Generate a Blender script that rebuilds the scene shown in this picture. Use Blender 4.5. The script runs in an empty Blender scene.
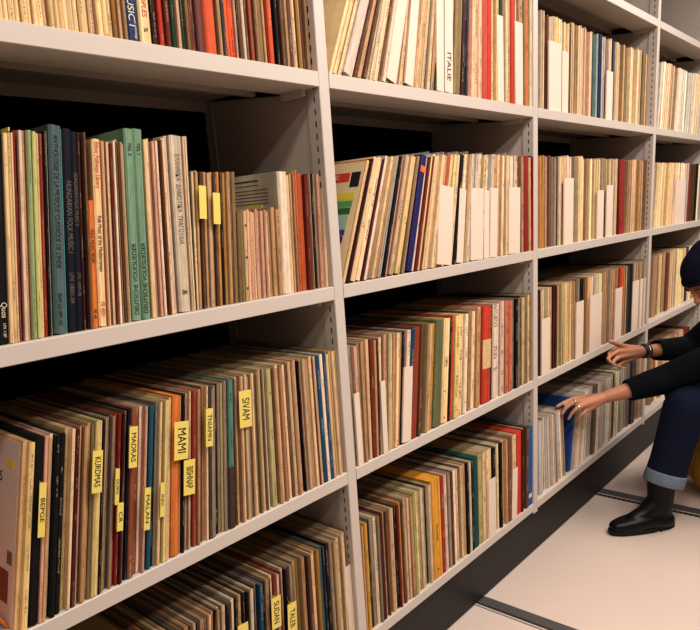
import bpy, bmesh, math, random
from mathutils import Vector, Matrix
random.seed(7)
COL = bpy.context.scene.collection
S = bpy.context.scene

# ------------------------------------------------------------------ layout of the place (metres)
CAMZ = 1.2927
CAMP = dict(D=1.0188, yaw=41.8212, pitch=-13.8262, roll=-3.9762, f=661.1247, cx=350.0, cy=380.2666)
XA, T = 1.1221, 0.032                      # centre of the upright between first and second bay, its thickness
UPX = [XA - 1.0, XA, XA + 1.0, XA + 2.2048, XA + 3.205]
ZS = [2.0374, 1.5941, 1.1428, 0.6929, 0.2230]   # tops of the shelf boards, from the top down
LIP = 0.0306
DEP = 0.385
YS = 0.036                                 # front of the record spines

def _basis():
    y, p, r = [math.radians(CAMP[k]) for k in ('yaw', 'pitch', 'roll')]
    f = Vector((math.cos(y)*math.cos(p), math.sin(y)*math.cos(p), math.sin(p)))
    R = Vector((math.sin(y), -math.cos(y), 0)); U = R.cross(f)
    c, s = math.cos(r), math.sin(r)
    return R*c + U*s, -R*s + U*c, f
RR, UU, FF = _basis()
CP = Vector((0, -CAMP['D'], CAMZ))

def at(u, v, x=None, y=None, z=None):
    q = RR*((u-CAMP['cx'])/CAMP['f']) - UU*((v-CAMP['cy'])/CAMP['f']) + FF
    if y is not None: s = (y-CP.y)/q.y
    elif z is not None: s = (z-CP.z)/q.z
    else: s = (x-CP.x)/q.x
    return CP + q*s
def proj(p):
    d = Vector(p)-CP; Z = d.dot(FF)
    return CAMP['cx']+CAMP['f']*d.dot(RR)/Z, CAMP['cy']-CAMP['f']*d.dot(UU)/Z
def x_at(u, y, z):
    lo, hi = -0.3, 12.0
    for _ in range(50):
        m = (lo+hi)/2
        if proj((m, y, z))[0] < u: lo = m
        else: hi = m
    return lo

# ------------------------------------------------------------------ materials
def lin(c):
    return tuple(((v/255)/12.92 if v/255 <= .04045 else ((v/255+.055)/1.055)**2.4) for v in c)
def mat(name, rgb, rough=.6, metal=0.0, noise=None, bump=0.0, spec=.5, nscale=8):
    m = bpy.data.materials.new(name); m.use_nodes = True
    nt = m.node_tree; b = nt.nodes['Principled BSDF']
    c = lin(rgb)
    b.inputs['Roughness'].default_value = rough; b.inputs['Metallic'].default_value = metal
    b.inputs['Specular IOR Level'].default_value = spec
    tc = nt.nodes.new('ShaderNodeTexCoord')
    nz = nt.nodes.new('ShaderNodeTexNoise'); nz.inputs['Scale'].default_value = nscale; nz.inputs['Detail'].default_value = 6
    nt.links.new(tc.outputs['Object'], nz.inputs['Vector'])
    mx = nt.nodes.new('ShaderNodeMix'); mx.data_type = 'RGBA'
    k = noise if noise is not None else .06
    mx.inputs['A'].default_value = (*[v*(1-k) for v in c], 1); mx.inputs['B'].default_value = (*[min(1, v*(1+k)) for v in c], 1)
    nt.links.new(nz.outputs['Fac'], mx.inputs['Factor']); nt.links.new(mx.outputs['Result'], b.inputs['Base Color'])
    if bump:
        bp = nt.nodes.new('ShaderNodeBump'); bp.inputs['Strength'].default_value = bump; bp.inputs['Distance'].default_value = .002
        nt.links.new(nz.outputs['Fac'], bp.inputs['Height']); nt.links.new(bp.outputs['Normal'], b.inputs['Normal'])
    return m

def sleeve_material():
    m = bpy.data.materials.new('printed_card_sleeves'); m.use_nodes = True
    nt = m.node_tree; N = nt.nodes; L = nt.links; b = N['Principled BSDF']
    b.inputs['Roughness'].default_value = .62; b.inputs['Specular IOR Level'].default_value = .25
    at_ = N.new('ShaderNodeAttribute'); at_.attribute_name = 'col'
    uv = N.new('ShaderNodeUVMap'); uv.uv_map = 'uv'
    sp = N.new('ShaderNodeSeparateXYZ'); L.new(uv.outputs[0], sp.inputs[0])
    def M(op, a, b_=None, c_=None):
        n = N.new('ShaderNodeMath'); n.operation = op
        for i, v in enumerate((a, b_, c_)):
            if v is None: continue
            if isinstance(v, (int, float)): n.inputs[i].default_value = v
            else: L.new(v, n.inputs[i])
        return n.outputs[0]
    fx = M('FRACT', sp.outputs[0]); seed = M('FLOOR', sp.outputs[0])
    def noise(x, y, z, detail=2):
        c = N.new('ShaderNodeCombineXYZ'); L.new(x, c.inputs[0]); L.new(y, c.inputs[1]); L.new(z, c.inputs[2])
        n = N.new('ShaderNodeTexNoise'); n.inputs['Scale'].default_value = 1; n.inputs['Detail'].default_value = detail
        L.new(c.outputs[0], n.inputs['Vector']); return n.outputs['Fac']
    s1 = M('MULTIPLY', seed, 3.17)
    letters = noise(M('MULTIPLY', fx, 3.0), M('MULTIPLY', sp.outputs[1], 330.0), s1, 1)
    words = noise(M('MULTIPLY', seed, 0.0), M('MULTIPLY', sp.outputs[1], 17.0), M('MULTIPLY', seed, 5.3), 1)
    ink = M('MULTIPLY', M('GREATER_THAN', letters, .50), M('GREATER_THAN', words, .535))
    mid = M('LESS_THAN', M('ABSOLUTE', M('SUBTRACT', fx, .5)), .30)
    ink = M('MULTIPLY', M('MULTIPLY', ink, mid), at_.outputs['Alpha'])
    # worn paper: patches rubbed along the height
    wear = noise(M('MULTIPLY', fx, 2.0), M('MULTIPLY', sp.outputs[1], 38.0), M('MULTIPLY', seed, 7.7), 5)
    bw = N.new('ShaderNodeMapRange'); L.new(wear, bw.inputs[0])
    bw.inputs[1].default_value = .25; bw.inputs[2].default_value = .75; bw.inputs[3].default_value = .84; bw.inputs[4].default_value = 1.1
    streak = noise(M('MULTIPLY', fx, 5.0), M('MULTIPLY', sp.outputs[1], 1.5), M('MULTIPLY', seed, 9.1), 3)
    st = N.new('ShaderNodeMapRange'); L.new(streak, st.inputs[0])
    st.inputs[1].default_value = .32; st.inputs[2].default_value = .6; st.inputs[3].default_value = .66; st.inputs[4].default_value = 1.06
    fac = M('MULTIPLY', bw.outputs[0], st.outputs[0])
    vm = N.new('ShaderNodeVectorMath'); vm.operation = 'SCALE'
    L.new(at_.outputs['Color'], vm.inputs[0]); L.new(fac, vm.inputs['Scale'])
    # scuffs to bare brown board
    scuff = M('MULTIPLY', M('GREATER_THAN', noise(M('MULTIPLY', fx, 2.5), M('MULTIPLY', sp.outputs[1], 70.0), M('MULTIPLY', seed, 2.1), 4), .70), at_.outputs['Alpha'])
    m1 = N.new('ShaderNodeMix'); m1.data_type = 'RGBA'; L.new(M('MULTIPLY', scuff, .55), m1.inputs['Factor'])
    L.new(vm.outputs[0], m1.inputs['A']); m1.inputs['B'].default_value = (.22, .13, .07, 1)
    # lettering: dark on light spines, pale on dark spines
    sc = N.new('ShaderNodeSeparateColor'); L.new(at_.outputs['Color'], sc.inputs[0])
    dark = M('LESS_THAN', sc.outputs[1], .10)
    mi = N.new('ShaderNodeMix'); mi.data_type = 'RGBA'; L.new(dark, mi.inputs['Factor'])
    mi.inputs['A'].default_value = (.035, .022, .015, 1); mi.inputs['B'].default_value = (.42, .33, .2, 1)
    m2 = N.new('ShaderNodeMix'); m2.data_type = 'RGBA'; L.new(M('MULTIPLY', ink, .62), m2.inputs['Factor'])
    L.new(m1.outputs['Result'], m2.inputs['A']); L.new(mi.outputs['Result'], m2.inputs['B'])
    L.new(m2.outputs['Result'], b.inputs['Base Color'])
    return m

M_SL = sleeve_material()
M_METAL = mat('grey_beige_painted_steel', (199, 188, 178), .42, noise=.03, spec=.4)
M_SLOT = mat('dark_slot', (24, 20, 18), .8)
M_BACK = mat('shade_black_sheet', (20, 17, 16), .8, spec=.1)  # near-black colour stands in for the shade deep in the shelves
M_KICK = mat('dark_brown_plinth_paint', (30, 23, 22), .5, noise=.05)
M_FLOOR = mat('cream_linoleum', (206, 188, 176), .38, noise=.035, nscale=3, bump=.02)
M_RAIL = mat('grey_rail_steel', (104, 100, 98), .4, metal=.4)
M_WALL = mat('warm_wall_paint', (96, 82, 72), .8)
M_CARD = mat('white_card', (222, 202, 184), .6, noise=.03)
M_TAB = mat('yellow_tape', (226, 204, 112), .5, noise=.05)
M_INK = mat('black_ink', (26, 22, 20), .6)
M_INKR = mat('red_ink', (176, 44, 26), .6)
M_INKW = mat('silver_ink', (112, 104, 92), .5)
M_INKP = mat('pale_ink', (226, 214, 190), .5)
M_SKIN = mat('skin', (176, 124, 96), .5, noise=.08, nscale=30, spec=.35)
M_KNIT = mat('navy_black_knit', (8, 9, 17), .9, noise=.25, nscale=120, bump=.5, spec=.15)
M_HAT = mat('navy_wool', (20, 23, 42), .95, noise=.25, nscale=160, bump=.6, spec=.1)
M_DENIM = mat('dark_blue_denim', (20, 25, 46), .85, noise=.3, nscale=60, bump=.3, spec=.15)
M_CUFF = mat('washed_denim_inside', (112, 122, 134), .85, noise=.22, nscale=90, bump=.3, spec=.15)
M_LEATH = mat('black_leather', (5, 4, 5), .42, noise=.1, spec=.32, bump=.1, nscale=30)
M_SOLE = mat('black_rubber', (9, 8, 8), .6)
M_POUF = mat('mustard_fabric', (170, 130, 20), .8, noise=.12, nscale=40)
M_BEAD = mat('braided_leather', (26, 22, 28), .5)
M_SILV = mat('silver', (205, 200, 195), .25, metal=.9)
M_HAIR = mat('dark_hair', (22, 15, 12), .5)
M_EYE = mat('eye_white', (220, 214, 206), .2)
M_IRIS = mat('dark_iris', (30, 18, 12), .2)
M_LIP = mat('lips', (150, 78, 62), .45)
M_PLAS = mat('thin_clear_plastic', (190, 184, 176), .2); M_PLAS.node_tree.nodes['Principled BSDF'].inputs['Alpha'].default_value = .45

# ------------------------------------------------------------------ object helpers
def link(o, parent=None):
    COL.objects.link(o)
    if parent is not None: o.parent = parent
    return o
def obj(name, bm, m, parent=None, smooth=False):
    me = bpy.data.meshes.new(name); bm.to_mesh(me); bm.free()
    if m is not None: me.materials.append(m)
    if smooth:
        for p in me.polygons: p.use_smooth = True
    return link(bpy.data.objects.new(name, me), parent)
def empty(name, loc, parent=None):
    o = bpy.data.objects.new(name, None); o.location = loc; o.empty_display_size = .05
    return link(o, parent)
def tag(o, label=None, cat=None, group=None, kind=None):
    if label: o['label'] = label
    if cat: o['category'] = cat
    if group: o['group'] = group
    if kind: o['kind'] = kind
    return o
def box(bm, x0, x1, y0, y1, z0, z1):
    v = [bm.verts.new(p) for p in ((x0,y0,z0),(x1,y0,z0),(x1,y1,z0),(x0,y1,z0),(x0,y0,z1),(x1,y0,z1),(x1,y1,z1),(x0,y1,z1))]
    for f in ((3,2,1,0),(4,5,6,7),(0,1,5,4),(1,2,6,5),(2,3,7,6),(3,0,4,7)): bm.faces.new([v[i] for i in f])
def bevel_all(bm, w, seg=2):
    bmesh.ops.bevel(bm, geom=bm.edges[:], offset=w, segments=seg, profile=.6, affect='EDGES')

def text(parent, s, size, origin, down=True, m=None, name='lettering', stretch=1.0, plane='spine', center=False, extrude=.00012):
    """flat lettering lying on a face of its parent (parent's own coordinates)"""
    cu = bpy.data.curves.new(name, 'FONT'); cu.body = s; cu.size = size; cu.extrude = extrude
    cu.align_y = 'CENTER'
    if center: cu.align_x = 'CENTER'
    tmp = bpy.data.objects.new('tmp', cu); COL.objects.link(tmp)
    dg = bpy.context.evaluated_depsgraph_get(); dg.update()
    me = bpy.data.meshes.new_from_object(tmp.evaluated_get(dg))
    bpy.data.objects.remove(tmp); bpy.data.curves.remove(cu)
    if plane == 'spine':
        ex, ey = ((0, 0, -1), (1, 0, 0)) if down else ((0, 0, 1), (-1, 0, 0))
    elif plane == 'front': ex, ey = (1, 0, 0), (0, 0, 1)
    else: ex, ey = (0, -1, 0), (0, 0, 1)      # 'cover': on the face towards -x
    ex, ey = Vector(ex), Vector(ey); ez = ex.cross(ey)
    mt = Matrix((ex*stretch, ey, ez)).transposed().to_4x4(); mt.translation = Vector(origin)
    me.transform(mt); me.materials.clear(); me.materials.append(m or M_INK)
    return link(bpy.data.objects.new(name, me), parent)

# ------------------------------------------------------------------ the setting
def plane_box(name, b, m):
    bm = bmesh.new(); box(bm, *b); o = obj(name, bm, m); o['kind'] = 'structure'; return o
plane_box('floor', (-2.0, 6.5, -2.4, 1.6, -.05, 0), M_FLOOR)
plane_box('ceiling', (-2.0, 6.5, -2.4, 1.6, 2.75, 2.8), M_WALL)
plane_box('wall_back', (-2.0, 6.5, 1.6, 1.7, -.05, 2.8), M_WALL)
plane_box('wall_front', (-2.0, 6.5, -2.5, -2.4, -.05, 2.8), M_WALL)
plane_box('wall_left', (-2.1, -2.0, -2.5, 1.7, -.05, 2.8), M_WALL)
plane_box('wall_right', (6.5, 6.6, -2.5, 1.7, -.05, 2.8), M_WALL)

# rails of the rolling shelves, let into the floor
def rail(x0, x1, label, teeth):
    r = empty('floor_rail', ((x0+x1)/2, -1.1, 0)); cx = (x0+x1)/2
    bm = bmesh.new(); box(bm, x0-cx, x1-cx, -1.25, 1.2, .0005, .002); obj('rail_channel', bm, M_RAIL, r)
    bm = bmesh.new()
    w = x1-x0
    if teeth:
        y = -1.25
        while y < 1.2:
            box(bm, -w/2+.002, -w/2+.016, y, y+.011, .002, .0032); y += .021
        obj('rack_teeth', bm, M_SLOT, r)
        bm = bmesh.new()
        box(bm, -w/2+.019, -w/2+.024, -1.25, 1.2, .002, .0035)
        box(bm, w/2-.006, w/2, -1.25, 1.2, .002, .0035)
        obj('rail_edge', bm, M_METAL, r)
    else:
        box(bm, -w/2+.014, -w/2+.018, -1.25, 1.2, .002, .003)
        obj('rail_groove', bm, M_SLOT, r)
        bm = bmesh.new()
        box(bm, w/2-.005, w/2, -1.25, 1.2, .002, .004); box(bm, -w/2, -w/2+.005, -1.25, 1.2, .002, .004)
        obj('rail_edge', bm, M_METAL, r)
    tag(r, label, 'rail')
rail(1.715, 1.78, 'plain grey steel floor rail crossing the cream floor below the second bay', False)
rail(2.775, 2.862, 'toothed grey steel floor rail running behind the black boot', True)

# ------------------------------------------------------------------ shelving bays
def upright_bm(depth=DEP+.02, top=2.5):
    bm = bmesh.new(); h = T/2
    # front post folded round, then the thinner sheet behind it
    prof = [(-h, .038), (-h, .0015), (-h+.0015, 0), (h-.0015, 0), (h, .0015), (h, .038), (h-.004, .040), (h-.004, depth-.04), (h, depth-.04), (h, depth), (-h, depth), (-h, depth-.04), (-h+.004, depth-.04), (-h+.004, .040)]
    lo = [bm.verts.new((x, y, ZS[4]-LIP-.010)) for x, y in prof]; hi = [bm.verts.new((x, y, top)) for x, y in prof]
    n = len(prof)
    for i in range(n): bm.faces.new((lo[i], lo[(i+1) % n], hi[(i+1) % n], hi[i]))
    bm.faces.new(lo[::-1]); bm.faces.new(hi)
    bmesh.ops.recalc_face_normals(bm, faces=bm.faces[:])
    return bm
def slots_bm(side, zlo, zhi, y):
    bm = bmesh.new(); z = zlo
    while z < zhi:
        xa, xb = (-T/2-.0003, -T/2+.0005) if side < 0 else (T/2-.0005, T/2+.0003)
        box(bm, xa, xb, y-.0016, y+.0016, z, z+.012); z += .025
    return bm
def shelf_bm(w):
    bm = bmesh.new(); h = w/2; g = .0005; L = LIP
    prof = [(0, -.0012), (.0012, 0), (DEP, 0), (DEP, -.026), (DEP-.0015, -.026), (DEP-.0015, -.002), (.102, -.002), (.102, -L+.0015), (.1035, -L), (.0012, -L), (0, -L+.0012)]
    a = [bm.verts.new((-h+g, y, z)) for y, z in prof]; b = [bm.verts.new((h-g, y, z)) for y, z in prof]
    n = len(prof)
    for i in range(n): bm.faces.new((a[i], b[i], b[(i+1) % n], a[(i+1) % n]))
    bm.faces.new(a); bm.faces.new(b[::-1])
    bmesh.ops.triangulate(bm, faces=[f for f in bm.faces if len(f.verts) > 4])
    # stiffening bar below the sheet
    box(bm, -h+g, h-g, .20, .215, -.018, -.002)
    bmesh.ops.recalc_face_normals(bm, faces=bm.faces[:])
    return bm
bay_labels = ['grey beige steel shelving bay nearest the left edge, with the boxed sets',
              'grey beige steel shelving bay right of the boxed sets bay, with coloured label cover',
              'wide grey beige steel shelving bay both hands reach into',
              'grey beige steel shelving bay farthest away, partly behind the navy hat']
for i in range(4):
    xl, xr = UPX[i], UPX[i+1]
    root = empty('shelving_bay', ((xl+xr)/2, 0, 0)); cx = (xl+xr)/2
    tag(root, bay_labels[i], 'shelving', 'linked steel shelving bays')
    ups = [xr] if i else [xl, xr]
    for ux in ups:
        u = obj('upright', upright_bm(), M_METAL, root); u.location = (ux-cx, 0, 0)
        obj('slot_row', slots_bm(-1, .26, 2.45, .017), M_SLOT, u)
        obj('slot_row', slots_bm(1, .26, 2.45, .017), M_SLOT, u)
    for k, z in enumerate(ZS):
        w = (xr-xl) - T - .0006
        s = obj('shelf_board', shelf_bm(w), M_METAL, root); s.location = (0, 0, z)
        for sx in (-1, 1):
            bm = bmesh.new(); box(bm, sx*(w/2-.012)-.006, sx*(w/2-.012)+.006, .035, .10, -.044, -.0308)
            obj('shelf_bracket', bm, M_METAL, s)
    bm = bmesh.new(); box(bm, xl-cx+.02, xr-cx-.02, DEP+.004, DEP+.006, .22, 2.48); obj('added_shade_sheet', bm, M_BACK, root)  # added sheet, its black colour stands in for the unlit interior
    bm = bmesh.new(); box(bm, xl-cx+.0005, xr-cx-.0005, .022, .028, .006, ZS[4]-LIP-.0102)
    box(bm, xl-cx+.0005, xr-cx-.0005, .028, DEP, .012, .05)
    obj('plinth_panel', bm, M_KICK, root)
    bm = bmesh.new(); box(bm, xl-cx+.02, xr-cx-.02, 0.01, DEP, 2.46, 2.48); obj('top_cover', bm, M_METAL, root)

# ------------------------------------------------------------------ records
PAL = dict(c=(224,198,160), C=(234,206,156), w=(228,210,190), t=(190,152,112), b=(110,76,54), k=(22,19,20), g=(156,140,122),
           y=(222,200,138), Y=(222,162,30), r=(128,44,28), R=(196,58,32), o=(212,124,44), G=(38,72,52), l=(176,172,120),
           B=(24,80,122), T=(40,104,110), n=(30,32,58), p=(214,168,146), e=(146,126,84), m=(76,30,26), d=(72,66,64),
           s=(206,197,190), u=(74,60,96), Q=(184,138,62), X=(212,88,34), P=(120,70,66), a=(166,190,196), S=(84,112,116), N=(46,66,108),
           H=(118,158,134), W=(208,194,172), K=(26,27,42), i=(160,184,142), q=(196,196,120), Z=(30,104,178), V=(44,40,110), O=(178,92,48))
CNAME = dict(c='cream', C='pale cream', w='off-white', t='tan', b='brown', k='black', g='grey', y='pale yellow', Y='bright yellow', r='dark red',
             R='red', o='orange', G='dark green', l='light green', B='blue', T='teal', n='navy', p='pinkish', e='olive', m='maroon', d='dark grey',
             s='pale grey', u='purple', Q='ochre', X='red-orange', P='plum', a='pale blue', S='grey-teal', N='blue', H='green', W='cream', K='navy black',
             i='mint green', q='yellow-green', Z='bright blue', V='indigo', O='rust brown')
def jit(c, k=.10):
    f = 1+random.uniform(-k, k)
    return tuple(min(.95, max(.002, v*f*(1+random.uniform(-.04, .04)))) for v in c)

def sleeve_geo(t, h, depth, rgb, thick=False):
    """a square card sleeve standing on its edge: pivot at its lower right front corner"""
    r = min(t*.30, .0022 if not thick else .003)
    prof = [(-t, r*.8), (-t+r, 0), (-r, 0), (0, r*.8), (0, depth), (-t, depth)]
    hl = h-random.uniform(0, .0015)
    V = [(x, y, 0) for x, y in prof]+[(x, y, h if i not in (0, 3) else hl) for i, (x, y) in enumerate(prof)]
    F = [(i, (i+1) % 6, (i+1) % 6+6, i+6) for i in range(6)]+[(5,4,3,2,1,0), (6,7,8,9,10,11)]
    seed = random.randint(1, 900)
    top = tuple(.40*v+.13*w for v, w in zip(rgb, lin((200,176,144)))) if not thick else tuple(v*.9 for v in rgb)  # thin sleeves: top edges coloured darker to stand in for shelf shade
    cov = tuple(v*random.uniform(.8, 1.0) for v in rgb)
    uv, col = [], []
    for fi, f in enumerate(F):
        for vi in f:
            x, y, z = V[vi]
            if fi == 1: uv.append((seed + (.03 if x < -t/2 else .97), z + seed*.37)); col.append((*rgb, 1.0 if not thick else .0))
            elif fi < 6: uv.append((seed+.02+.9*min(1, y/.34), z+seed*.37)); col.append((*(rgb if fi in (0, 2) else cov), 0))
            else: uv.append((seed+.02+.9*min(1, -x/t if t else 0), y+seed*.37)); col.append((*top, 0))
    return V, F, uv, col
def mesh_from(name, V, F, uv, col):
    me = bpy.data.meshes.new(name); me.from_pydata(V, [], F)
    ul = me.uv_layers.new(name='uv'); ul.data.foreach_set('uv', [c for p in uv for c in p])
    ca = me.color_attributes.new('col', 'FLOAT_COLOR', 'CORNER'); ca.data.foreach_set('color', [c for p in col for c in p])
    me.materials.append(M_SL); me.update(); return me

ORD = ['', 'next', 'second', 'third', 'fourth', 'fifth', 'sixth', 'seventh', 'eighth', 'ninth', 'tenth', 'eleventh', 'twelfth', 'thirteenth', 'fourteenth',
       'fifteenth', 'sixteenth', 'seventeenth', 'eighteenth', 'nineteenth', 'twentieth', 'twenty-first', 'twenty-second', 'twenty-third', 'twenty-fourth', 'twenty-fifth', 'twenty-sixth']
SHELFN = {1: 'top shelf', 2: 'second shelf', 3: 'third shelf', 4: 'lowest shelf'}
BAYN = {1: 'left bay', 2: 'second bay', 3: 'third bay', 4: 'far bay'}
RECS = []
ROWY = {}

def lean_at(pts, u):
    if u <= pts[0][0]: return pts[0][1]
    for (a, la), (b, lb) in zip(pts, pts[1:]):
        if u <= b: return la+(lb-la)*(u-a)/(b-a)
    return pts[-1][1]

def row(bay, r, segs, lean, h=.31, top=False, depth=.318, setback=0.0):
    """segs: (u0, u1, colour codes[, options]).  u is where the spines meet the shelf board."""
    z = ZS[r]
    ulast = max(sg[1] for sg in segs); zz = z+.31 if top else z
    yr = YS+setback; lim = UPX[bay]-T/2-.0012
    while yr > .005 and bay < 4 and x_at(ulast, yr, zz) > lim: yr -= .001
    ROWY[(bay, r)] = yr
    for sg in segs:
        u0, u1, codes = sg[:3]; op = sg[3] if len(sg) > 3 else {}
        y0 = yr
        xa, xb = x_at(u0, y0+op.get('dy', 0), zz), min(x_at(u1, y0+op.get('dy', 0), zz), lim if bay < 4 else 99)
        wts = [random.uniform(.75, 1.3) for _ in codes]; tot = sum(wts); x = xa
        for ci, wt in zip(codes, wts):
            pitch = (xb-xa)*wt/tot
            uu = u0+(u1-u0)*((x+pitch/2-xa)/(xb-xa))
            la = op.get('lean', lean_at(lean, uu))
            if isinstance(la, tuple): la = la[0]+(la[1]-la[0])*(uu-u0)/(u1-u0)
            la = math.radians(la)
            if top: xo = x+pitch - math.sin(la)*.31
            else: xo = x+pitch
            hh = op.get('h', h)
            thick = op.get('thick', False)
            big = thick
            h_ = hh if big else hh+random.choice((0, 0, 0, -.002, -.004, .003, -.001))
            yy = y0+op.get('dy', 0)+(0 if big else random.choice((0, .001, -.002, .003, .005, -.003, .008)))
            # a small change of tilt needs the foot of the sleeve a little further left
            rgb = lin(op['rgb']) if 'rgb' in op else jit(lin(PAL[ci]), .03 if big else .2)
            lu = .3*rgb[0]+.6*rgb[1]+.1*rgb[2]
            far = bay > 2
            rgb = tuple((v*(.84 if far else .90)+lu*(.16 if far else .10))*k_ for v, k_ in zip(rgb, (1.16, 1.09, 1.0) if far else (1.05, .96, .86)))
            tk = pitch*math.cos(la)*op.get('fill', .89 if not big else .96)
            if tk > .012 and not big: tk = max(.009, tk*.9)
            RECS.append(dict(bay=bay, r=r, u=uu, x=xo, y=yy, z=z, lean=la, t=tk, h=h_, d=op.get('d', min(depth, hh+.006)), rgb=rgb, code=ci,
                             name=op.get('name'), short=op.get('short'), label=op.get('label'), thick=thick, fn=op.get('fn'), force=bool(op.get('short'))))
            x += pitch
            if xo > UPX[bay]-T/2-.001: RECS.pop()

def box_text(lines):
    """lines: (text, size, fraction of height where it starts, down, material[, stretch, across])"""
    def fn(o, rec):
        for ln in lines:
            s, size, f, down, m = ln[:5]; st = ln[5] if len(ln) > 5 else 1; ac = ln[6] if len(ln) > 6 else .5
            text(o, s, size, (-rec['t']*ac, -.0003, rec['h']*f), down, m, 'spine_title', stretch=st)
    return fn

# ---- left bay, top shelf
row(1, 1, [
 (0,60,'CCCCCCCCCCC', dict(d=.26)), (60,115,'CCcCCCcCCC', dict(d=.26)),
 (115,119.5,'Q',dict(short='ochre spine',label='ochre yellow record sleeve beside the pale cream set, top shelf, left bay')), (119.5,128,'pct'),
 (129,140.5,'N',dict(short='blue book',thick=True,d=.27,name='book',label='blue book with italic word MUSIC on its spine, top shelf',fn=box_text([('MUSIC I',.0165,.262,True,M_INKP,1,.62),('an anthology',.0062,.115,True,M_INKP,.9,.3)]))),
 (141,152.8,'C',dict(short='PEOPLES book',thick=True,d=.27,name='book',label='cream book with red word PEOPLES on its spine, top shelf',fn=box_text([('PEOPLES',.0125,.285,True,M_INKR,.95),('%',.012,.09,True,M_INK)]))),
 (153,157,'kw'), (157,162,'m'), (162,167,'R',dict(short='red spine',label='bright red record sleeve spine three right of the PEOPLES book')), (167,172,'r'),
 (172,175,'w'), (175,179,'G'), (179,184,'pb'), (184,188,'G'), (188,191,'e'), (191,199,'rbm'),
 (199,206,'P',dict(short='plum box',thick=True,label='plum red boxed record set left of the thick orange one, top shelf')),
 (206,218,'X',dict(short='orange box',thick=True,label='thick orange boxed record set with dark mark, left bay top shelf')),
 (218,228,'btd'), (228,238,'XX'), (238,242,'pk'), (242,262,'bwbrObt'), (262,270,'etc'),
 (270,274.5,'X',dict(short='orange label spine',label='narrow orange record sleeve between cream and maroon ones, top shelf, left bay')), (274.5,288,'mkmbb'), (288,312,'tbctQtbt')],
 [(0,3.5),(130,2.6),(312,.5)])
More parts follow.
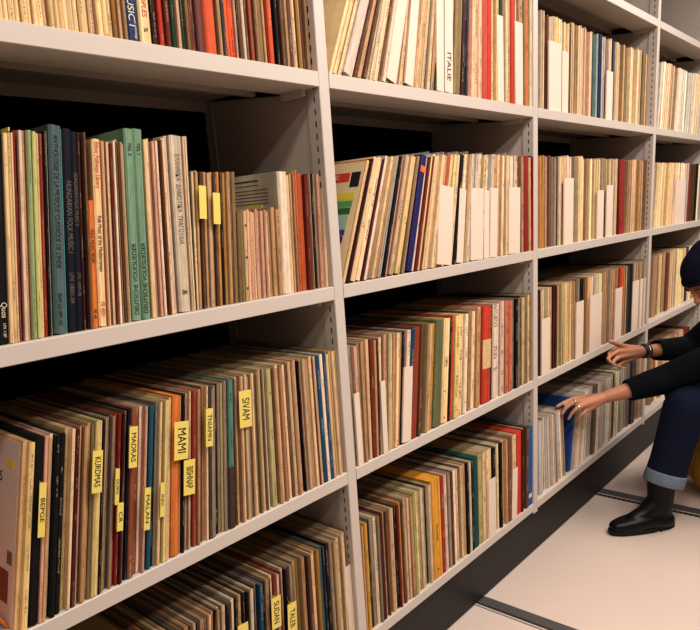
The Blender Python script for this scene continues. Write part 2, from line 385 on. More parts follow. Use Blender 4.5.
# ---- left bay, second shelf
DV = [('DEUTSCHE VOLKSLIEDER', .0115, .03, False, M_INK, .93)]
row(1, 2, [
 (-9,9,'k',dict(short='black volume',thick=True,name='box_set',label='thick black boxed record set at the left edge, second shelf',fn=box_text([('Quos',.0115,.20,True,M_INKP,.9,.22),('LPX 1187',.006,.10,True,M_INKP,.9,.22)]))),
 (9.5,18,'CC',dict(h=.305)), (18,20,'c'), (20,22.3,'r',dict(rgb=(132,40,32),short='dark red spine',label='dark red record sleeve close to the black volume, second shelf, left bay')), (22.3,25,'m'), (25,28,'w'), (28,32,'c'), (32,33.5,'e'),
 (33.5,38,'i',dict(short='mint green spine',label='mint green record sleeve left of the yellow-green one, second shelf')),
 (38,42,'q',dict(short='yellow-green spine',label='yellow-green record sleeve right of the mint green one, second shelf')),
 (42,45,'c'), (45,49.7,'r',dict(rgb=(150,54,26))), (49.7,54.2,'kw'),
 (54.5,67,'S',dict(short='grey-teal box',thick=True,h=.318,name='box_set',label='thick grey-teal boxed set with French title on its spine, second shelf',
     fn=box_text([("ANTHOLOGIE DE LA MUSIQUE CLASSIQUE DE L'INDE",.0105,.955,True,M_INK,.80),('BAM LD 099-101',.009,.2,True,M_INK,.8)]))),
 (67,68.6,'T',dict(rgb=(70,170,180),h=.316)),
 (69,77.5,'K',dict(short='navy black box',thick=True,h=.314,name='box_set',label='navy black boxed set titled HUNGARIAN FOLK MUSIC, second shelf',
     fn=box_text([('HUNGARIAN FOLK MUSIC I',.0125,.75,True,M_INKW,.72),('LPX 18001-04',.0105,.30,True,M_INKW,.8)]))),
 (77.5,84,'K',dict(thick=True,h=.31,name='box_set',label='second navy black boxed set, right of HUNGARIAN FOLK MUSIC',short='second navy black box',fn=box_text([('HUNGARIAN FOLK MUSIC II',.009,.8,True,M_INKW,.72),('LPX 10095-98',.008,.3,True,M_INKW,.8)]))),
 (84,92,'mkb'),
 (92.5,98.8,'o',dict(short='short orange volume',thick=True,h=.205,name='record_sleeve',label='short orange volume beside the Ethnic Folkways Library box',fn=box_text([('FOLK MUSIC FROM',.007,.78,True,M_INK,.9),('FE 45',.007,.15,True,M_INK)]))),
 (99.5,107.5,'C',dict(short='Ethnic Folkways box',thick=True,h=.30,name='box_set',label='cream boxed set lettered Ethnic Folkways Library in red, second shelf',
     fn=box_text([('Ethnic Folkways Library',.0105,.985,True,M_INKR,.72),('Folk Music of the Mediterranean',.0095,.60,True,M_INK,.72),('FE 4501',.0095,.135,True,M_INKR,.8)]))),
 (108,132.5,'tcbcrwbcbtc',dict(h=.298)),
 (133,142,'H',dict(short='first green box',thick=True,h=.318,name='box_set',label='left one of two green boxed sets titled DEUTSCHE VOLKSLIEDER',fn=box_text(DV+[('TEIL II',.009,.93,True,M_INK,.9)]))),
 (142.3,151.5,'H',dict(short='second green box',thick=True,h=.318,name='box_set',label='right one of two green boxed sets titled DEUTSCHE VOLKSLIEDER',fn=box_text(DV+[('TEIL I',.009,.93,True,M_INK,.9)]))),
 (152,172,'CwtCpkwcb',dict(h=.302)), (172,179,'cw'),
 (180,191.5,'W',dict(short='Greek box',thick=True,h=.31,name='box_set',label='thick pale boxed set with Greek title on its spine, second shelf',
     fn=box_text([('ΕΛΛΗΝΙΚΑ  ΔΗΜΟΤΙΚΑ  ΤΡΑΓΟΥΔΙΑ',.0135,.90,True,M_INKW,.68),('&',.016,.13,True,M_INK)]))),
 (191.8,197,'cwk',dict(h=.31)),
 (197.5,210,'ctcbct',dict(h=.25)), (210,221,'tctb',dict(h=.25)),
 (221,230,'QkQ',dict(h=.25)), (230,239,'tbe',dict(h=.25)),
 (240,246,'ee',dict(h=.175)), (246,275,'cpcpCpcptpct',dict(h=.176)), (275,283,'tt',dict(h=.18)),
 (283.5,292.5,'w',dict(short='white wide box',thick=True,h=.25,d=.25,name='box_set',label='wide off-white box right of the short seven-inch records, second shelf')),
 (292.5,301,'ctbt',dict(h=.247)), (301,309,'XoX',dict(h=.247,rgb=(192,98,48))), (309,328.5,'rbtkgcpwc',dict(h=.247))],
 [(-10,8.6),(60,8.3),(100,7.2),(133,6.3),(180,4.4),(197,4.6),(200,6.0),(240,5.5),(283,3.0),(328,2.2)])
# ---- left bay, third shelf
row(1, 3, [
 (16.5,27,'Cy',dict(h=.302,fill=.97)),
 (28,37.5,'k',dict(short='thick black box',thick=True,h=.305,name='box_set',label='thick black boxed set near the left end of the third shelf')),
 (38,48,'ptw'), (48.5,54,'k',dict(short='second black spine',label='black record sleeve two right of the tan ones, third shelf left end')), (54,60,'k'), (61,69,'yc'), (70,74,'m'), (74,76,'p'), (76,83,'bt'),
 (83,97,'teyy'), (97,103,'kt'), (103,111,'gdg'),
 (111,118,'rr',dict(rgb=(146,36,22),short=None)), (118,127,'mbkn'),
 (127,138,'OO',dict(rgb=(150,88,60))), (138,146,'wpk'),
 (146,150.5,'B',dict(short='blue spine',rgb=(20,92,120),label='teal blue record sleeve left of the orange box, third shelf, left bay')), (150.5,162,'kgct'), (162,171,'ycyc'),
 (171,178.5,'o',dict(short='orange box',thick=True,h=.306,name='box_set',label='thick orange boxed set under a yellow tab, third shelf, left bay')),
 (178.5,186,'tkk'), (186,193,'pcw'),
 (193,197,'R',dict(rgb=(160,62,38),short='rust red spine',label='rust red record sleeve right of the orange box, third shelf, left bay')), (197,207,'tpbt'), (207,214,'cdg'), (214,220,'gk'),
 (220,228.5,'glg'), (228.5,234.5,'T',dict(rgb=(86,140,130),short='sea green spine',label='sea green record sleeve with dark lower half, third shelf, left bay')),
 (234.5,243,'tbcy'), (243,270,'tcecgbtcgetcg'), (270,278.5,'wl'), (278.5,281,'G',dict(short='thin green spine',rgb=(70,100,40),label='thin dark green record sleeve near the middle right, third shelf, left bay')),
 (281,304,'tctecbctp'), (304,323.5,'bktcptcrc'),
 (323.5,328,'B',dict(short='first blue spine',label='left one of two dark blue sleeves near the upright, third shelf')), (328,331,'w'),
 (331,334,'B',dict(short='last blue spine',label='right one of two dark blue sleeves near the upright, third shelf')), (334,345.5,'ctycty')],
 [(16,13.2),(28,12.5),(149,10.6),(172,9.7),(229,7.0),(280,2.9),(326,.4),(346,.2)], h=.305)
# ---- left bay, lowest shelf (placed by their upper corners)
row(1, 4, [
 (150,208,'tbobctkbtbcktb'), (208,222,'cotktwk'), (222,258,'wkbwktktkwkt'), (258,262,'B',dict(short='dark blue spine',label='dark blue record sleeve among black ones, lowest shelf, left bay')),
 (262,274,'ktkc'), (274,286,'rwrck'), (286,300,'egete'), (300,310,'tkb'), (310,318,'cyQ'),
 (318,322,'B',dict(rgb=(60,96,110),short='slate blue spine',label='slate blue record sleeve near the upright, lowest shelf, left bay')), (322,330,'nkg'), (330,347,'ctctccr')],
 [(150,9),(260,5),(300,2.5),(347,.6)], top=True)
# ---- second bay, top shelf
row(2, 1, [
 (330,343,'cCOc',), (343,351.5,'s',dict(short='wide text spine',thick=True,h=.31,label='wide pale grey boxed set leaning right, left end of second bay top shelf')),
 (351.5,368,'wbtcbt'), (368,385,'cwcbw'), (385,412,'cCtcCyc'), (412,433,'tctcgct'),
 (433,436,'G',dict(short='dark green spine',label='thin dark green record sleeve leaning slightly, second bay top shelf')), (436,446,'ww'), (446,453,'tb'),
 (453,460,'e',dict(short='olive spine',thick=True,label='olive green boxed set right of the ITALIE card, top shelf')), (460,463,'m'), (463,467,'ku'), (467,482,'pcpc'),
 (482,487.5,'R',dict(short='rose red box',thick=True,rgb=(196,80,64),label='rose red boxed set left of the bright red one, top shelf')),
 (487.5,492,'R',dict(short='bright red spine',thick=True,label='bright red boxed set right of the rose red one, top shelf')), (492,498,'cy'), (498,511,'Gtct'),
 (511,515.5,'R',dict(short='last red spine',thick=True,label='red boxed set between two white cards, second bay top shelf')), (515.5,531.5,'Wteoc')],
 [(330,25.5),(351,25),(385,18),(410,14),(434,10.5),(460,6),(483,2.2),(532,0)])
# ---- second bay, second shelf
row(2, 2, [
 (343.5,348,'cC',dict(h=.30)), (348,349.8,'m'), (350,361,'cc'), (361,363,'m'), (363,376,'wptct'), (376,382,'ga'),
 (382,384.5,'k',dict(short='black spine',label='thin black record sleeve leaning right, second bay, second shelf')), (385,389,'pr'), (389,399,'cC'), (399,406,'tet'),
 (406.5,412,'V',dict(short='indigo spine',thick=True,label='indigo boxed set with orange sticker leaning right, second bay')), (412,430,'wrCrCwct'),
 (430,437,'ct'), (437,452,'Octyc'), (452,455.5,'k'), (455.5,470,'cwtsc'), (470,497,'scscwcstc'), (497,523,'tcgcswrt'),
 (523,524.5,'t'), (524.5,528.5,'R',dict(rgb=(146,34,26),short='dark red box',thick=True,label='dark red boxed set near the upright, second bay, second shelf')), (528.5,531,'t'), (531,533,'k')],
 [(343,23.5),(352,22.5),(382,19),(408,17.5),(440,13),(458,10.5),(497,4),(533,-1)], h=.302)
RED_EXTRA = True
# ---- second bay, third shelf
row(2, 3, [
 (356,368,'gpgt'), (368,379,'tcrt'), (379,381.5,'m'), (381.5,388,'cp'), (388,398,'lctc'), (398,400,'t'), (400,402.5,'k'), (402.5,411,'wB'),
 (411,416.5,'O',dict(short='rust spine',thick=True,rgb=(156,66,36),label='rust brown boxed set beside the wide white card, second bay third shelf')), (416.5,424,'bb'),
 (424,433,'tcQ'), (433,440,'e',dict(short='grey-green box',thick=True,rgb=(112,118,84),label='grey-green boxed set, second bay, third shelf middle')), (440,447.5,'C'), (447.5,452,'kX'), (452,457,'y'), (457,466,'Cw'),
 (466,468,'b'), (468,482,'tctc'), (482,490,'X',dict(short='red and cream box',thick=True,rgb=(204,66,34),label='red boxed set with a worn cream band in its middle, third shelf',
     fn='band')), (490,492,'k'), (492,504,'ww'), (504,511.5,'pX',dict(rgb=(206,122,92))), (511.5,521,'gkgk'), (521,532.5,'cece')],
 [(356,0),(380,3),(405,8),(440,7),(480,4),(532,0)], h=.305)
# ---- second bay, lowest shelf
row(2, 4, [
 (366,369.5,'ct'), (369.5,373,'Y',dict(short='narrow yellow spine',rgb=(214,170,60),label='narrow yellow record sleeve beside the upright, second bay, lowest shelf')), (373.5,379,'kg'), (379,384,'wg'),
 (384,388,'m',dict(short='maroon spine',thick=True,label='maroon boxed set near the left end, second bay, lowest shelf')), (388,397,'tbtt'), (397,401,'wk'), (401,408,'rQb'), (408,424,'cctlCl'), (424,430,'wl'),
 (430,433.5,'kw'), (434,443.5,'Y',dict(short='yellow box',thick=True,h=.318,name='box_set',label='thick bright yellow boxed set, second bay, lowest shelf',fn=box_text([('FOLK SONGS',.009,.55,True,M_INK),('&',.012,.1,True,M_INK)]))),
 (443.5,447,'R',dict(rgb=(166,52,40),short='red spine',label='red record sleeve right of the thick yellow box, lowest shelf')), (447,456,'wgb'), (456,468,'wckct'), (468,474.5,'kwk'),
 (475,479.5,'T',dict(short='teal spine',thick=True,rgb=(20,84,84),label='dark teal boxed set, second bay, lowest shelf')), (479.5,497,'lccck'), (497,508,'wckct'), (508,512,'b'), (512,516,'c'),
 (516,521.5,'R',dict(short='red album',thick=True,h=.31,label='bright red album behind a white card, second bay, lowest shelf')), (521.5,525,'mw'), (525,528,'b'),
 (527.8,532.5,'Z',dict(short='bright blue album',thick=True,h=.30,label='bright blue album beside the upright, second bay, lowest shelf'))],
 [(366,1),(440,0),(512,0),(533,1.5)])
# ---- third bay
row(3, 1, [(540.5,549,'ctb'), (549,562,'wcyw'), (562,576,'ccbct'), (576,591,'cpctc'), (591,600,'BaN'), (600,616,'sgcNc'), (616,646,'ctectcet')], [(540,1),(650,0)])
row(3, 2, [(540.5,547,'Qc'), (547,552,'Qb'), (552,564,'gkcc'), (564,596,'cwgcctcC'), (596,619,'cglcck'),
 (619,624,'R',dict(rgb=(150,34,24),lean=-3,thick=True)), (626,646,'tctQtbt')], [(540,0),(650,0)])
row(3, 3, [(539.5,542,'m'), (542,558,'cctm'), (558,575,'tcycyct'), (575,590,'gkQp'), (590,615,'csctgt'), (615,628,'tXtd'), (628,631,'k',dict(thick=True)), (631,645,'gtgt')], [(540,0),(650,0)])
row(3, 4, [(540,566,'ssgsswsgsst',dict(lean=(-1,-7),h=.295)),
 (567.5,570.5,'Z',dict(short='blue folder',thick=True,rgb=(24,74,150),h=.303,dy=.006,lean=8.5,fill=.8,name='record_folder',label='blue folder pulled open by the left hand, lowest shelf')),
 (571,586,'swsws',dict(lean=(8.5,5))), (586,604,'wsgwssc',dict(lean=(5,2))), (604,626,'ssbwtss',dict(lean=(2,0))), (626,630,'g'), (630.5,634,'d',dict(thick=True)), (635,640,'gt')], [(572,0),(641,0)])
# ---- far bay
row(4, 1, [(657.5,672,'wctc'), (672,705,'wswswcsw'), (705,745,'cwcwctcs')], [(657,6),(700,3),(745,0)])
row(4, 2, [(653,676,'CcCCcC'), (676,690,'wwsr'), (690,700,'bkwm'), (700,735,'wtcmcwct')], [(653,5),(680,2),(735,0)])
row(4, 3, [(651,674,'ttctbtc'), (674,700,'cycdctcl'), (700,730,'twtcbct')], [(651,0),(730,0)])
row(4, 4, [(648,664,'tOctp'), (664,720,'ctcrtcwtctc')], [(648,0),(720,0)])

# ---- which are built one by one
BY = {}
for q in RECS: BY.setdefault((q['bay'], q['r']), []).append(q)
for k, l in BY.items():
    l.sort(key=lambda q: q['x'])
    for i, q in enumerate(l): q['i'] = i
def seen_area(q):
    z0, z1 = q['z'], q['z']+q['h']
    a = proj((q['x']-q['t'], q['y'], z0)); b = proj((q['x'], q['y'], z0)); c = proj((q['x'], q['y'], z1))
    w = max(.01, b[0]-a[0]); top_, bot = max(0, c[1]), min(630, b[1])
    if b[0] < 1 or a[0] > 699: return 0
    return w*max(0, bot-top_)
for q in RECS: q['area'] = seen_area(q)
thin = [q for q in RECS if not q['force'] and q['area'] > 0 and q['bay'] < 3]
# boxed sets and named spines are always their own thing; then the sleeves that show largest
for k in ((1, 3), (2, 2)): BY[k][0]['force'] = True
thin = [q for q in thin if not q['force']]
forced = [q for q in RECS if q['force']]
n_forced_sl = sum(1 for q in forced if q.get('name') is None)
thin.sort(key=lambda q: -q['area'])
for q in forced: q['own'] = True
for q in thin[:300-n_forced_sl]: q['own'] = True
print('records', len(RECS), 'own', sum(1 for q in RECS if q.get('own')))

def auto_label(q):
    l = BY[(q['bay'], q['r'])]; i = q['i']
    lm = [(abs(j['i']-i), j['i'], j) for j in l if j.get('short')]
    lm.sort(key=lambda t: (t[0], t[1]))
    where = '%s, %s' % (SHELFN[q['r']], BAYN[q['bay']])
    if lm and lm[0][0] < len(ORD):
        n, _, j = lm[0]
        side = 'right' if j['i'] < i else 'left'
        s = '%s record sleeve, %s %s of the %s, %s' % (CNAME[q['code']], ORD[n], side, j['short'], where)
        return s
    return '%s record sleeve, number %d from the left, %s' % (CNAME[q['code']], i+1, where)

SV, SF, SUV, SC = [], [], [], []
OWN = {}
for q in RECS:
    V, F, uv, col = sleeve_geo(q['t'], q['h'], q['d'], q['rgb'], q['thick'])
    if q['bay'] == 3 and q['r'] == 4 and q['u'] < 572: pass
    if q.get('own'):
        nm = q['name'] or ('box_set' if q['thick'] else 'record_sleeve')
        o = bpy.data.objects.new(nm, mesh_from(nm, V, F, uv, col)); link(o)
        o.location = (q['x'], q['y'], q['z']+.0003); o.rotation_euler = (0, q['lean'], 0)
        o['label'] = q['label'] or auto_label(q)
        o['category'] = {'box_set': 'box set', 'book': 'book', 'record_sleeve': 'record', 'record_folder': 'folder'}[nm]
        o['group'] = 'records and boxed sets on the %s of the %s' % (SHELFN[q['r']], BAYN[q['bay']])
        q['o'] = o
        if callable(q['fn']): q['fn'](o, q)
        elif q['fn'] == 'band':
            bm = bmesh.new(); box(bm, -q['t']-.0002, .0002, -.0005, .002, q['h']*.36, q['h']*.66)
            b_ = obj('paper_band', bm, mat('worn_cream_paper', (206,176,128), .7, noise=.3, nscale=60), o)
    elif q['u'] < 760:
        # a wide slot of the farther bays holds several thin sleeves of one kind
        n = 1 if q['thick'] or q['bay'] < 3 else max(1, round(q['t']/.0058)); tt = q['t']/n
        for k in range(n):
            rgb = q['rgb'] if n == 1 else jit(q['rgb'], .22)
            V, F, uv, col = sleeve_geo(tt*(.93 if n > 1 else 1), q['h']-(random.uniform(0, .006) if n > 1 else 0), q['d'], rgb, q['thick'])
            dx = -tt*(n-1-k)/max(.5, math.cos(q['lean']))
            mt = Matrix.Translation((q['x']+dx, q['y']+(random.choice((0, .002, -.002, .004, .006)) if n > 1 else 0), q['z']+.0003)) @ Matrix.Rotation(q['lean'], 4, 'Y')
            base = len(SV)
            SV += [tuple(mt @ Vector(v)) for v in V]; SF += [tuple(i+base for i in f) for f in F]; SUV += uv; SC += col
rest = bpy.data.objects.new('record_sleeves', mesh_from('record_sleeves', SV, SF, SUV, SC)); link(rest)
tag(rest, 'rows of thin worn record sleeves filling the farther shelving bays', 'records', kind='stuff')

def find(bay, r, u):
    l = [q for q in BY[(bay, r)] if q.get('own')]
    return min(l, key=lambda q: abs(q['u']-u)) if l else None

# dark photographic lower half of the sea green sleeve
q = [q for q in RECS if q.get('short') == 'sea green spine'][0]
bm = bmesh.new(); box(bm, -q['t']-.0002, .0002, -.0005, .002, .002, q['h']*.42); obj('spine_picture', bm, mat('dark_print', (70,44,30), .6, noise=.9, nscale=90), q['o'])
# dots on the orange box of the top shelf, sticker on the indigo box
q = [q for q in RECS if q.get('short') == 'orange box' and q['r'] == 1][0]
bm = bmesh.new(); v = [bm.verts.new(p) for p in ((-q['t']*.95, -.0006, .165), (-q['t']*.3, -.0006, .133), (-q['t']*.95, -.0006, .133))]; bm.faces.new(v); obj('printed_mark', bm, M_INK, q['o'])
q = [q for q in RECS if q.get('short') == 'indigo spine'][0]
bm = bmesh.new(); box(bm, -q['t']*.95, -q['t']*.1, -.0006, .001, .258, .274); obj('round_sticker', bm, mat('orange_paper', (222,110,50), .6), q['o'])
q = [q for q in RECS if q.get('short') == 'bright blue album'][0]
bm = bmesh.new(); box(bm, -q['t']*.8, -q['t']*.2, -.0006, .001, .03, .045); obj('spine_sticker', bm, M_CARD, q['o'])
# dots on the seven inch sleeves
for q in RECS:
    if q['bay'] == 1 and q['r'] == 2 and 246 < q['u'] < 276 and q.get('own'):
        bm = bmesh.new()
        for zz in (.022, .085, .142):
            z0 = zz+random.uniform(-.004, .004); w = q['t']
            box(bm, -w*.75, -w*.3, -.0006, .001, z0, z0+.004)
        obj('dot_sticker', bm, M_INK, q['o'])
# clear outer sleeves standing a little above some records
for q in BY[(2, 2)]:
    if q.get('own') and not q['thick'] and q['u'] > 366 and random.random() < .3:
        bm = bmesh.new(); box(bm, -q['t']*.7, -q['t']*.3, .02, .27, q['h']-.01, q['h']+random.uniform(.006, .013))
        obj('clear_outer_sleeve', bm, M_PLAS, q['o'])
# printed lines on the cover behind them
q = [q for q in RECS if q.get('short') == 'white wide box'][0]
for i in range(7):
    bm = bmesh.new() if i == 0 else bm
    z = .232-i*.007 if i > 1 else .238-i*.010
    box(bm, -q['t']-.0005, -q['t'], .03+(.03 if i < 2 else 0), .20, z-(.0035 if i == 0 else .0015), z)
obj('printed_lines', bm, mat('grey_print', (96,88,80), .7), q['o'])

# the first sleeve of the third shelf shows its front cover
q = [q for q in RECS if q['bay'] == 1 and q['r'] == 3][0]; q = min([k for k in RECS if k['bay'] == 1 and k['r'] == 3], key=lambda k: k['x'])
o = q['o']; tt = q['t']
o['label'] = 'cream record sleeve showing its white cover, first on the third shelf, left bay'
bm = bmesh.new(); box(bm, -tt-.0006, -tt, .012, q['d']-.006, .006, q['h']-.006); cv = obj('front_cover', bm, mat('white_cover_print', (216,200,188), .5, noise=.05), o)
bm = bmesh.new(); box(bm, -tt-.0012, -tt-.0006, .03, .052, .255, .268); obj('yellow_sticker', bm, mat('yellow_paper', (236,196,40), .6), cv)
bm = bmesh.new(); box(bm, -tt-.0012, -tt-.0006, .030, .085, .035, .088); pc = obj('cover_picture', bm, mat('brown_photo', (134,78,60), .6, noise=.3, nscale=60), cv)
bm = bmesh.new(); box(bm, -tt-.0016, -tt-.0012, .048, .062, .040, .075); obj('portrait', bm, mat('pale_portrait', (186,150,120), .6, noise=.4, nscale=120), pc) if False else bm.free()
bm = bmesh.new(); box(bm, -tt-.0012, -tt-.0006, .02, .038, .10, .122); obj('printed_emblem', bm, mat('grey_emblem', (120,104,92), .6, noise=.8, nscale=200), cv)
text(cv, 'KLANGS', .024, (-tt-.0010, .16, .235), m=M_INK, plane='cover', name='cover_title')
# rainbow striped label cover at the left of the second bay's second shelf
q = min([k for k in RECS if k['bay'] == 2 and k['r'] == 2], key=lambda k: k['x'])
if not q.get('own'): raise RuntimeError('cover record must be own')
o = q['o']; tt = q['t']
o['label'] = 'leaning cream record sleeve with coloured bars on its cover, second bay'
bars = [((206,190,54), .221, .203), ((92,150,96), .201, .186), ((40,104,60), .184, .168), ((150,176,160), .166, .132), ((70,60,130), .130, .116), ((50,34,110), .114, .097), ((206,100,84), .095, .080), ((70,76,48), .06, .03), ((214,176,70), .022, .006)]
cv = None
bm = bmesh.new(); box(bm, -tt-.0006, -tt, .006, q['d']-.006, .005, q['h']-.005); cv = obj('front_cover', bm, mat('cream_cover_print', (214,192,150), .5, noise=.06), o)
for i, (c, z1, z0) in enumerate(bars):
    bm = bmesh.new(); box(bm, -tt-.0012, -tt-.0006, .018+.002*i, .20, z0, z1); obj('colour_bar', bm, mat('bar_ink', c, .5), cv)
bm = bmesh.new(); box(bm, -tt-.0012, -tt-.0006, .045, .13, .25, .272); rb = obj('title_block', bm, mat('red_block', (200,60,48), .5), cv)
text(rb, 'MUSIC', .017, (-tt-.0016, .125, .261), m=M_CARD, plane='cover', name='title_lettering')
bm = bmesh.new(); box(bm, -tt-.0011, -tt-.0006, .012, .040, .235, .272); obj('black_block', bm, M_INK, cv)

# yellow handwritten tabs stuck to sleeves: (bay, row, u, v_top, v_bottom, width px, words)
M_TABS = [
 (1,3, 40, 482, 536, 7, 'BEPGE'), (1,3, 95, 450, 492, 10, 'KURDMAS'), (1,3, 115, 468, 504, 4, 'DURG'), (1,3, 118, 502, 530, 6, 'CR'),
 (1,3, 131, 426, 467, 8, 'MADRAS'), (1,3, 145, 487, 529, 6, 'MALAN'), (1,3, 160, 482, 516, 4, 'INDI'),
 (1,3, 179, 421, 459, 14, 'MAMI'), (1,3, 187, 459, 494, 11, 'BISHNAP'), (1,3, 207, 408, 446, 7, 'TNIAMN'),
 (1,3, 243, 390, 427, 12, 'SIVAM')]
for (b_, r_, u, v0, v1, wpx, s) in M_TABS:
    um = u
    # find the sleeve whose spine passes below the tab's middle
    best = None
    for q in BY[(b_, r_)]:
        if not q.get('own'): continue
        R3 = Matrix.Rotation(q['lean'], 4, 'Y'); zm = None
        for frac in (.2, .35, .5, .65, .8, .92):
            p = Vector((q['x'], q['y'], q['z'])) + (R3 @ Vector((-q['t']/2, 0, q['h']*frac)))
            pu, pv = proj(p)
            e = abs(pu-u) + .02*abs(pv-(v0+v1)/2)
            if best is None or e < best[0]: best = (e, q)
    q = best[1]; o = q['o']
    p0 = at(u, v0, y=q['y']-.004); p1 = at(u, v1, y=q['y']-.004)
    inv = (Matrix.Translation((q['x'], q['y'], q['z'])) @ Matrix.Rotation(q['lean'], 4, 'Y')).inverted()
    a, b = inv @ p0, inv @ p1
    wd = (at(u+wpx/2, (v0+v1)/2, y=q['y']-.004)-at(u-wpx/2, (v0+v1)/2, y=q['y']-.004)).length
    zt, zb = min(a.z, q['h']+.02), b.z
    cxx = (a.x+b.x)/2
    bm = bmesh.new(); box(bm, cxx-wd/2, cxx+wd/2, -.0120, -.0114, zb, zt)
    box(bm, cxx-.0006, cxx, -.0116, .004, zb, zt)
    tb = obj('label_tab', bm, M_TAB, o); tb['label'] = 'yellow tape tab with black handwriting'
    tx = text(tb, s, wd*.85, (cxx, -.0122, (zt+zb)/2), True, M_INK, 'handwriting', stretch=min(1.5, (zt-zb)*.8/(wd*.62*len(s))), center=True)
# tabs of the other shelves
def stick_tab(q, z0, z1, dx, w, s):
    o = q['o']; bm = bmesh.new(); box(bm, dx-w/2, dx+w/2, -.0100, -.0094, z0, z1); box(bm, dx-.0006, dx, -.0096, .004, z0, z1)
    tb = obj('label_tab', bm, M_TAB, o); tb['label'] = 'yellow tape tab'
    if s: text(tb, s, w*.8, (dx, -.0102, (z0+z1)/2), True, M_INK, 'handwriting', center=True, stretch=min(1.4, (z1-z0)*.8/(w*.6*len(s))))
q = find(1, 2, 202); stick_tab(q, .166, .225, .002, .016, '')
q = find(1, 2, 213); stick_tab(q, .155, .212, .004, .016, '')
q = find(1, 4, 250)
for u, v0, v1, w, s in ((276,597,640,12,'SUDAN'), (292,603,640,14,'TALEB'), (243,624,650,8,'')):
    cand = [k for k in BY[(1,4)] if k.get('own')]
    q = min(cand, key=lambda k: abs(proj((k['x']+math.sin(k['lean'])*.3-k['t']/2, k['y'], k['z']+.3))[0]-(u-4)))
    p0 = at(u, v0, y=q['y']-.01); inv = (Matrix.Translation((q['x'], q['y'], q['z'])) @ Matrix.Rotation(q['lean'], 4, 'Y')).inverted()
    a = inv @ p0; stick_tab(q, a.z-.075, a.z, a.x, .028, s)
# yellow tags that stick up over the second shelf's records
for u, hz in ((22, .31), (95, .305), (272, .25), (308, .25)):
    q = find(1, 2, u+ (8 if u < 250 else 12)); o = q['o']
    bm = bmesh.new(); box(bm, -.002, .0, .05, .10, q['h']-.02, q['h']+.012)
    tb = obj('index_tab', bm, M_TAB, o); tb['label'] = 'yellow tab standing up above the sleeve'

# orange album slumped at the near end of the third shelf
o = bpy.data.objects.new('record_sleeve', mesh_from('record_sleeve', *sleeve_geo(.006, .30, .31, lin((205,128,60)))))
link(o); o.location = (.322, .034, ZS[3]+.0035); o.rotation_euler = (0, math.radians(-27), 0)
tag(o, 'orange edged record sleeve slumped to the left at the near end of the third shelf', 'record', 'records and boxed sets on the third shelf of the left bay')

# the red sleeve poking out in front of the second upright
o = bpy.data.objects.new('record_sleeve', mesh_from('record_sleeve', *sleeve_geo(.004, .30, .30, lin((176,44,36)))))
link(o); o.location = (UPX[2]-T/2-.0015, ROWY[(2,2)]-.006, ZS[2]+.0003); o.rotation_euler = (0, 0, 0)
tag(o, 'thin red record sleeve pulled forward against the upright, second bay, second shelf', 'record', 'records and boxed sets on the second shelf of the second bay')

